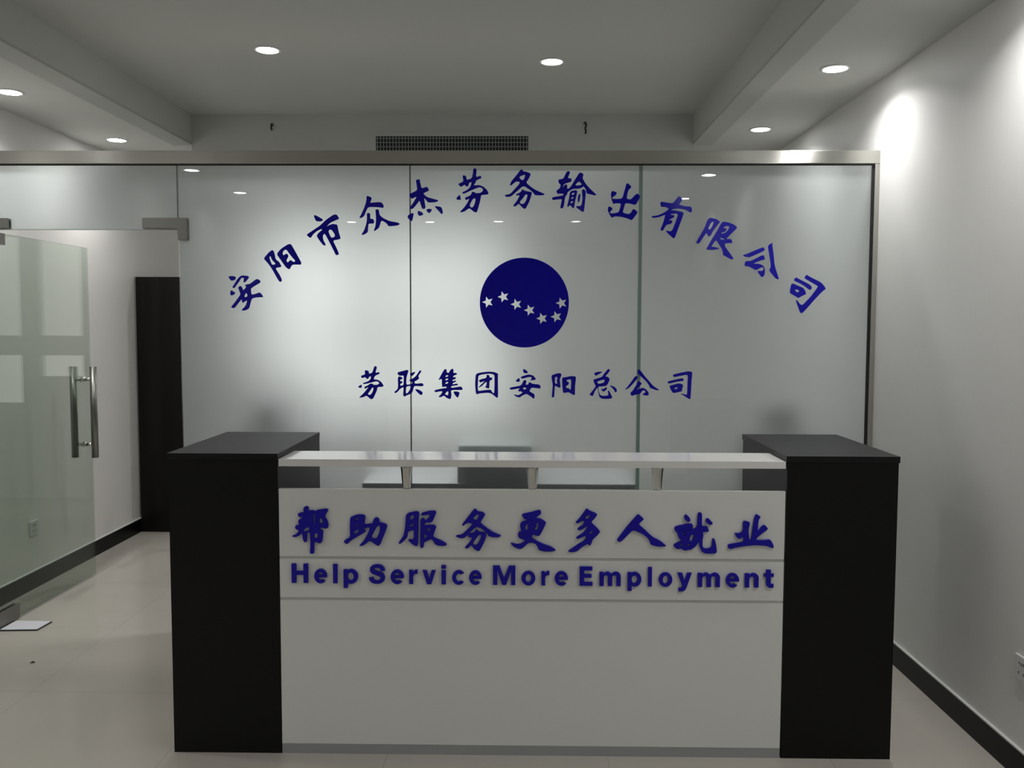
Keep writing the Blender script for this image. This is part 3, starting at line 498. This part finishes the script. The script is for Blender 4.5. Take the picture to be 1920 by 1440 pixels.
for ch, s in ARCH:
    outline_obj('character', parse(s), YG-.0016, .0012, VINYL, P, 'blue vinyl character ' + ch + ' of the arched company name', PO)
for ch, s in LINE:
    outline_obj('character', parse(s), YG-.0016, .0012, VINYL, P, 'blue vinyl character ' + ch + ' in the straight lower row', PO)
outline_obj('emblem_disc', parse(LOGO), YG-.0016, .0012, VINYL, P, 'round blue vinyl emblem with seven star cutouts', PO, soft=False)

# ------------------------------------------------------------------ glass door, swung open into the office
HX, HY = -2.700, YG + .006
FX, FY = -2.680, 5.405
dl = math.hypot(FX-HX, FY-HY)
door = bpy.data.objects.new('door_1', None); COL.objects.link(door)
door.location = (HX, HY, 0); door.rotation_euler = (0, 0, math.atan2(FY-HY, FX-HX)); door['kind'] = 'structure'
door['label'] = 'clear glass door leaf swung open at the left, with long steel pull handles'
bm = new_bm(); add_box(bm, 0, dl, -.006, .006, 0.012, 2.024)
obj('glass_leaf', bm, DOORG, door)
bm = new_bm(); add_box(bm, -.02, .17, -.018, -.0065, 0.008, 0.085, .002); add_box(bm, -.02, .17, .0065, .018, 0.008, 0.085, .002)
obj('bottom_patch', bm, FITTING, door)
bm = new_bm(); add_box(bm, -.02, .15, -.018, -.0065, 1.965, 2.024, .002); add_box(bm, -.02, .15, .0065, .018, 1.965, 2.024, .002)
obj('top_patch', bm, FITTING, door)
for s in (-1, 1):
    bm = new_bm()
    add_tube(bm, (dl-.08, s*.062, .752), (dl-.08, s*.062, 1.306), .0200, seg=24)
    h = obj('pull_handle', bm, HANDLE, door)
    for z in (.832, 1.228):
        bm = new_bm(); add_tube(bm, (dl-.08, s*.050, z), (dl-.08, s*.010, z), .010, seg=16)
        add_tube(bm, (dl-.08, s*.014, z), (dl-.08, s*.0065, z), .016, seg=20)
        obj('handle_stud', bm, CHROME, h)

# ------------------------------------------------------------------ reception desk
D = thing('reception_desk', 'long reception desk with black end pillars, white front and blue lettering', 'desk', (0.02, YD, 0))
DO = (0.02, YD, 0)
DX = [-1.283, -0.8846, 0.9216, 1.3212]
DEP = 0.645
for x0, x1, side in ((DX[0], DX[1], 'left'), (DX[2], DX[3], 'right')):
    o = box_obj('end_pillar', (x0+.004, x1-.001 if side == 'left' else x1-.004, YD, YD+DEP, 0, 1.0765), BLACK, D, .0008, origin=DO,
                label='black %s end pillar' % side)
    box_obj('pillar_top', (x0, x1, YD-.002, YD+DEP, 1.077, 1.100), TOPB, o, .0008, origin=DO)
PX0, PX1 = DX[1]+.0015, DX[2]-.0005
box_obj('front_board', (PX0, PX1, YD, YD+.018, .7290, .9735), WHITE, D, .0012, origin=DO, label='upper white front board with the raised characters')
box_obj('front_board', (PX0, PX1, YD, YD+.018, .5785, .7195), WHITE, D, .0012, origin=DO, label='narrow white front board with the raised letters')
box_obj('front_board', (PX0, PX1, YD, YD+.018, .0370, .5690), WHITE, D, .0012, origin=DO, label='large plain white lower front board')
for z0, z1 in ((.7200, .7285), (.5694, .5781)):
    box_obj('groove_shade', (PX0, PX1, YD+.0025, YD+.016, z0, z1), GROOVE, D, origin=DO)
box_obj('kick_strip', (PX0, PX1, YD+.001, YD+.016, 0, .0365), ALU, D, origin=DO, label='silver kick strip')
box_obj('counter_shelf', (PX0+.0005, PX1-.0005, YD, YD+.212, 1.0545, 1.0805), SHELF, D, .0015, origin=DO)
box_obj('inner_worktop', (PX0, PX1, YD+.03, YD+.60, .715, .740), SHELF, D, origin=DO)
for bx in (-.4275, .0245, .4705):
    bm = new_bm()
    prof = [(.0005, .9738), (.0135, .9738), (.0150, .978), (.0205, 1.046), (.0215, 1.0505), (.0215, 1.0540), (.0005, 1.0540)]
    add_lathe(bm, prof, seg=32, close=False)
    bmesh.ops.translate(bm, verts=bm.verts[:], vec=(bx-DO[0], .022, 0))
    obj('shelf_bracket', bm, CHROME, D, 'tapered chrome shelf bracket')
RAISE = .010
for ch, s in SLOGAN:
    outline_obj('character', parse(s), YD-RAISE, RAISE-.001, ACRYL, D, 'raised blue character ' + ch + ' on the desk front', DO, bevel=.0008)

def ell(cx, cz, rx, rz, a0, a1, n=20):
    return [(cx + rx*math.cos(math.radians(a0+(a1-a0)*i/n)), cz + rz*math.sin(math.radians(a0+(a1-a0)*i/n))) for i in range(n+1)]
def pen(pts, w):
    """A band of the given widths along a line of points."""
    a, b = [], []
    for i, p in enumerate(pts):
        q0, q1 = pts[max(0, i-1)], pts[min(len(pts)-1, i+1)]
        dx, dz = q1[0]-q0[0], q1[1]-q0[1]; L = math.hypot(dx, dz)
        h = (w[i] if isinstance(w, list) else w) / 2
        a.append((p[0]-dz/L*h, p[1]+dx/L*h)); b.append((p[0]+dz/L*h, p[1]-dx/L*h))
    return a + b[::-1]
def letter(c):
    """Bold grotesque letters, capital height 1."""
    if c == 'H': return [[(0,0),(0,1),(.24,1),(.24,.62),(.61,.62),(.61,1),(.85,1),(.85,0),(.61,0),(.61,.42),(.24,.42),(.24,0)]]
    if c == 'E': return [[(0,0),(0,1),(.67,1),(.67,.80),(.24,.80),(.24,.61),(.63,.61),(.63,.42),(.24,.42),(.24,.20),(.68,.20),(.68,0)]]
    if c == 'M': return [[(0,0),(0,1),(.33,1),(.56,.34),(.79,1),(1.12,1),(1.12,0),(.90,0),(.90,.76),(.66,0),(.46,0),(.22,.76),(.22,0)]]
    if c == 'l': return [[(0,0),(0,1),(.22,1),(.22,0)]]
    if c == 'i': return [[(0,0),(0,.73),(.22,.73),(.22,0)], [(0,.82),(0,1),(.22,1),(.22,.82)]]
    if c == 'v': return [[(0,.73),(.24,.73),(.37,.26),(.50,.73),(.74,.73),(.49,0),(.25,0)]]
    if c == 'o': return [ell(.36,.365,.36,.38,0,342,19), ell(.36,.365,.14,.21,0,342,19)]
    if c == 'e':
        o = ell(.35,.365,.35,.38,-8,318,24) + ell(.35,.365,.145,.205,305,205,10) + [(.205,.30),(.70,.30)]
        return [o, [(.215,.44)] + ell(.35,.42,.135,.145,172,8,10) + [(.485,.44)]]
    if c == 'c': return [ell(.36,.365,.36,.38,36,322,22) + ell(.36,.365,.145,.205,308,52,14)]
    if c == 'p':
        o = [(0,-.24),(0,.73),(.205,.73),(.205,.665)] + ell(.385,.365,.355,.385,112,-120,20) + [(.22,.05),(.22,-.24)]
        return [o, ell(.365,.365,.145,.205,0,342,19)]
    if c == 'r': return [[(0,0),(0,.73),(.205,.73),(.205,.61),(.27,.70),(.35,.745),(.46,.745),(.46,.53),(.36,.535),(.27,.50),(.22,.41),(.22,0)]]
    if c == 'n': return [[(0,0),(0,.73),(.205,.73),(.205,.64)] + ell(.43,.49,.25,.26,125,0,10) + [(.68,0),(.46,0),(.46,.44)] + ell(.34,.45,.12,.115,10,170,8) + [(.22,.42),(.22,0)]]
    if c == 'm':
        return [[(0,0),(0,.73),(.205,.73),(.205,.65)] + ell(.40,.50,.21,.25,120,52,6) + [(.585,.64)] + ell(.82,.49,.24,.26,125,0,10) + [(1.06,0),(.84,0),(.84,.45)]
                + ell(.74,.46,.10,.105,10,170,6) + [(.64,.43),(.64,0),(.42,0),(.42,.45)] + ell(.32,.46,.10,.105,10,170,6) + [(.22,.43),(.22,0)]]
    if c == 't': return [[(.11,.93),(.33,.93),(.33,.73),(.47,.73),(.47,.56),(.33,.56),(.33,.25),(.36,.19),(.47,.19),(.47,.0),(.36,-.012),(.22,.01),(.13,.09),(.11,.20),(.11,.56),(0,.56),(0,.73),(.11,.73)]]
    if c == 'y': return [[(0,.73),(.25,.73),(.38,.29),(.50,.73),(.74,.73),(.47,-.06),(.40,-.18),(.28,-.24),(.07,-.24),(.07,-.05),(.18,-.055),(.24,-.02),(.26,.04)]]
    if c == 'S':
        sp = [(.675,.66),(.665,.75),(.60,.86),(.48,.915),(.36,.915),(.24,.88),(.165,.80),(.165,.70),(.225,.615),(.36,.555),(.50,.51),(.62,.44),(.665,.34),(.655,.22),(.58,.13),(.46,.085),(.34,.085),(.22,.12),(.135,.22),(.115,.33)]
        return [pen(sp, [.22,.215,.205,.19,.18,.19,.205,.225,.235,.235,.235,.24,.235,.22,.205,.185,.185,.205,.215,.225])]
for c, x0, x1, zb, cap in LETTERS:
    polys = letter(c)
    xs = [p[0] for q in polys for p in q]
    lo, hi = min(xs), max(xs)
    kx = (x1-x0) / 1e4 / (hi-lo); kz = cap / 1e4
    polys = [[(x0/1e4 + (x-lo)*kx, zb/1e4 + z*kz) for x, z in q] for q in polys]
    outline_obj('letter', polys, YD-RAISE, RAISE-.001, ACRYL, D, 'raised blue letter ' + c + ' on the desk front', DO, soft=False, bevel=.0006)

# ------------------------------------------------------------------ office behind the glass
T = thing('tall_cabinet', 'tall dark brown cabinet standing against the left wall behind the door opening', 'cabinet', (XL+.21, 7.0, 0))
TO = (XL+.21, 7.0, 0)
box_obj('cabinet_body', (XL+.014, -2.545, 6.576, 7.48, 0, 1.915), WOOD, T, .002, origin=TO)
for y0, y1, hy in ((6.580, 7.026, 6.99), (7.030, 7.476, 7.06)):
    d = box_obj('cabinet_door', (-2.5445, -2.524, y0, y1, .06, 1.905), WOOD, T, .002, origin=TO)
    box_obj('door_handle', (-2.5235, -2.505, hy-.008, hy+.008, .95, 1.15), STEEL, d, .002, origin=TO)

O = thing('office_desk', 'white topped office desk pushed against the back of the frosted glass', 'desk', (-.135, 4.80, 0))
OO = (-.135, 4.80, 0)
box_obj('desk_top', (-.822, .548, 4.424, 5.10, .742, .764), BOARD, O, origin=OO)
box_obj('edge_band', (-.823, .549, 4.4215, 4.4238, .741, .7645), EDGE, O, origin=OO)
for x in (-.80, .50):
    box_obj('leg', (x, x+.025, 4.46, 5.06, 0, .7415), BOARD, O, origin=OO)
PR = thing('printer', 'dark printer with a pale lid, blurred behind the glass under the emblem', 'printer', (-.16, 4.62, .7645))
box_obj('printer_body', (-.345, .035, 4.440, 4.80, .7655, .915), PRINT, PR, .01, origin=(-.16, 4.62, .7645))
box_obj('printer_lid', (-.340, .030, 4.445, 4.80, .916, .955), PRINTL, PR, .008, origin=(-.16, 4.62, .7645))
box_obj('paper_tray', (-.28, -.03, 4.430, 4.4395, .775, .80), EDGE, PR, origin=(-.16, 4.62, .7645))

def office_chair(x, y, top, label):
    t = thing('office_chair', label, 'chair', (x, y, 0), 'office chairs behind the glass')
    bm = new_bm(); add_box(bm, -.24, .24, -.24, .24, .44, .50, .03); obj('seat', bm, FABRIC, t)
    bm = new_bm()
    add_box(bm, -.215, .215, -.20, -.15, .58, top - .16, .024)
    obj('backrest', bm, FABRIC, t)
    bm = new_bm(); add_box(bm, -.10, .10, -.205, -.155, top - .13, top, .022); obj('headrest', bm, FABRIC, t)
    bm = new_bm(); add_box(bm, -.015, .015, -.2055, -.1985, top - .24, top - .04, .002); obj('headrest_post', bm, PRINT, t)
    bm = new_bm(); add_box(bm, -.03, .03, -.21, -.185, .46, .62, .006); obj('back_support', bm, PRINT, t)
    bm = new_bm(); add_tube(bm, (0, 0, .10), (0, 0, .438), .025); obj('gas_column', bm, CHROME, t)
    for k in range(5):
        a = 2*math.pi*k/5 + .3
        bm = new_bm(); add_tube(bm, (.02*math.cos(a), .02*math.sin(a), .105), (.27*math.cos(a), .27*math.sin(a), .075), .02, .014, seg=12)
        lg = obj('leg', bm, PRINT, t)
        bm = new_bm()
        c = Vector((.27*math.cos(a), .27*math.sin(a), .030)); s = Vector((-math.sin(a), math.cos(a), 0)) * .012
        add_tube(bm, c-s, c+s, .0295, seg=16); obj('caster', bm, RUB, lg)
    for s in (-1, 1):
        bm = new_bm(); add_tube(bm, (s*.255, -.02, .47), (s*.275, -.02, .66), .014, seg=12); add_box(bm, s*.275-.025, s*.275+.025, -.15, .10, .655, .68, .008)
        obj('armrest', bm, PRINT, t)
    return t
office_chair(-1.43, 5.25, 1.11, 'black office chair blurred behind the glass above the left end of the desk')
office_chair(1.395, 5.16, 1.11, 'black office chair blurred behind the glass above the right end of the desk')

WD = thing('workstation', 'white workstation desk at the back of the office, mirrored in the glass door', 'desk', (-1.55, 6.6, 0))
WO = (-1.55, 6.6, 0)
box_obj('desk_top', (-2.15, -.95, 6.35, 6.95, .728, .75), BOARD, WD, origin=WO)
for x in (-2.13, -.995):
    box_obj('leg', (x, x+.025, 6.37, 6.93, 0, .7275), BOARD, WD, origin=WO)
box_obj('screen_panel', (-2.15, -.95, 6.32, 6.3495, .30, .93), BOARD, WD, origin=WO)
MN = thing('monitor', 'white computer monitor on the workstation, mirrored in the glass door', 'monitor', (-1.75, 6.62, .7505))
MO = (-1.75, 6.62, .7505)
bm = new_bm(); add_box(bm, -.25, .25, -.02, .02, .10, .42, .006); obj('screen_housing', bm, PLAST, MN)
bm = new_bm(); add_box(bm, -.03, .03, .021, .04, .01, .20, .004); obj('stand', bm, PLAST, MN)
bm = new_bm(); add_box(bm, -.11, .11, -.06, .09, 0, .0095, .002); obj('base', bm, PLAST, MN)

# ------------------------------------------------------------------ small things
def outlet(name, label, x, y, z, sgn):
    t = thing(name, label, 'socket', (x, y, z))
    bm = new_bm(); add_box(bm, 0, sgn*.009, -.043, .043, -.043, .043, .002) if sgn > 0 else add_box(bm, -.009, 0, -.043, .043, -.043, .043, .002)
    obj('cover_plate', bm, PLAST, t)
    for dy, dz in ((-.014, -.016), (.014, -.016), (0, .016), (-.012, .018), (.012, .018)):
        a, b = sorted((sgn*.0092, sgn*.0102))
        bm = new_bm(); add_box(bm, a, b, dy-.0015, dy+.0015, dz-.005, dz+.005)
        obj('socket_slot', bm, RUB, t)
outlet('wall_outlet', 'white wall socket low on the right wall, cut by the photo edge', XR, 3.005, .385, -1)
outlet('wall_outlet', 'white wall socket low on the left wall, seen through the glass door', XL, 5.143, .357, 1)

bm = new_bm()
Q = [(-2.676, 4.383), (-2.485, 4.395), (-2.478, 4.523), (-2.672, 4.530)]
B = thing('foam_board', 'small flat white board with dark edges lying on the floor under the glass door', 'board', (-2.58, 4.45, 0))
cx, cy = -2.58, 4.45
def slab(bm, q, z0, z1):
    a = [bm.verts.new((x-cx, y-cy, z0)) for x, y in q]; b = [bm.verts.new((x-cx, y-cy, z1)) for x, y in q]
    bm.faces.new(a[::-1]); bm.faces.new(b)
    for i in range(4): bm.faces.new((a[i], a[(i+1) % 4], b[(i+1) % 4], b[i]))
bm.free()
bm = new_bm(); slab(bm, Q, .0005, .007); obj('board_core', bm, PRINT, B)
bm = new_bm(); slab(bm, [(-2.673, 4.386), (-2.489, 4.398), (-2.482, 4.520), (-2.669, 4.527)], .0072, .0082); obj('board_face', bm, mat('white card', (0.62, 0.62, 0.66), .5), B)

bm = new_bm()
pts = [(-.012, -.004, .001), (-.002, -.007, .004), (.012, -.001, .001), (.006, .006, .006), (-.006, .005, .002), (0, 0, .009)]
vv = [bm.verts.new(p) for p in pts]
bmesh.ops.convex_hull(bm, input=vv)
tag(obj('debris_scrap', bm, RUB, loc=(-2.271, 3.968, 0)), 'tiny dark scrap lying on the pale floor tiles', 'debris')
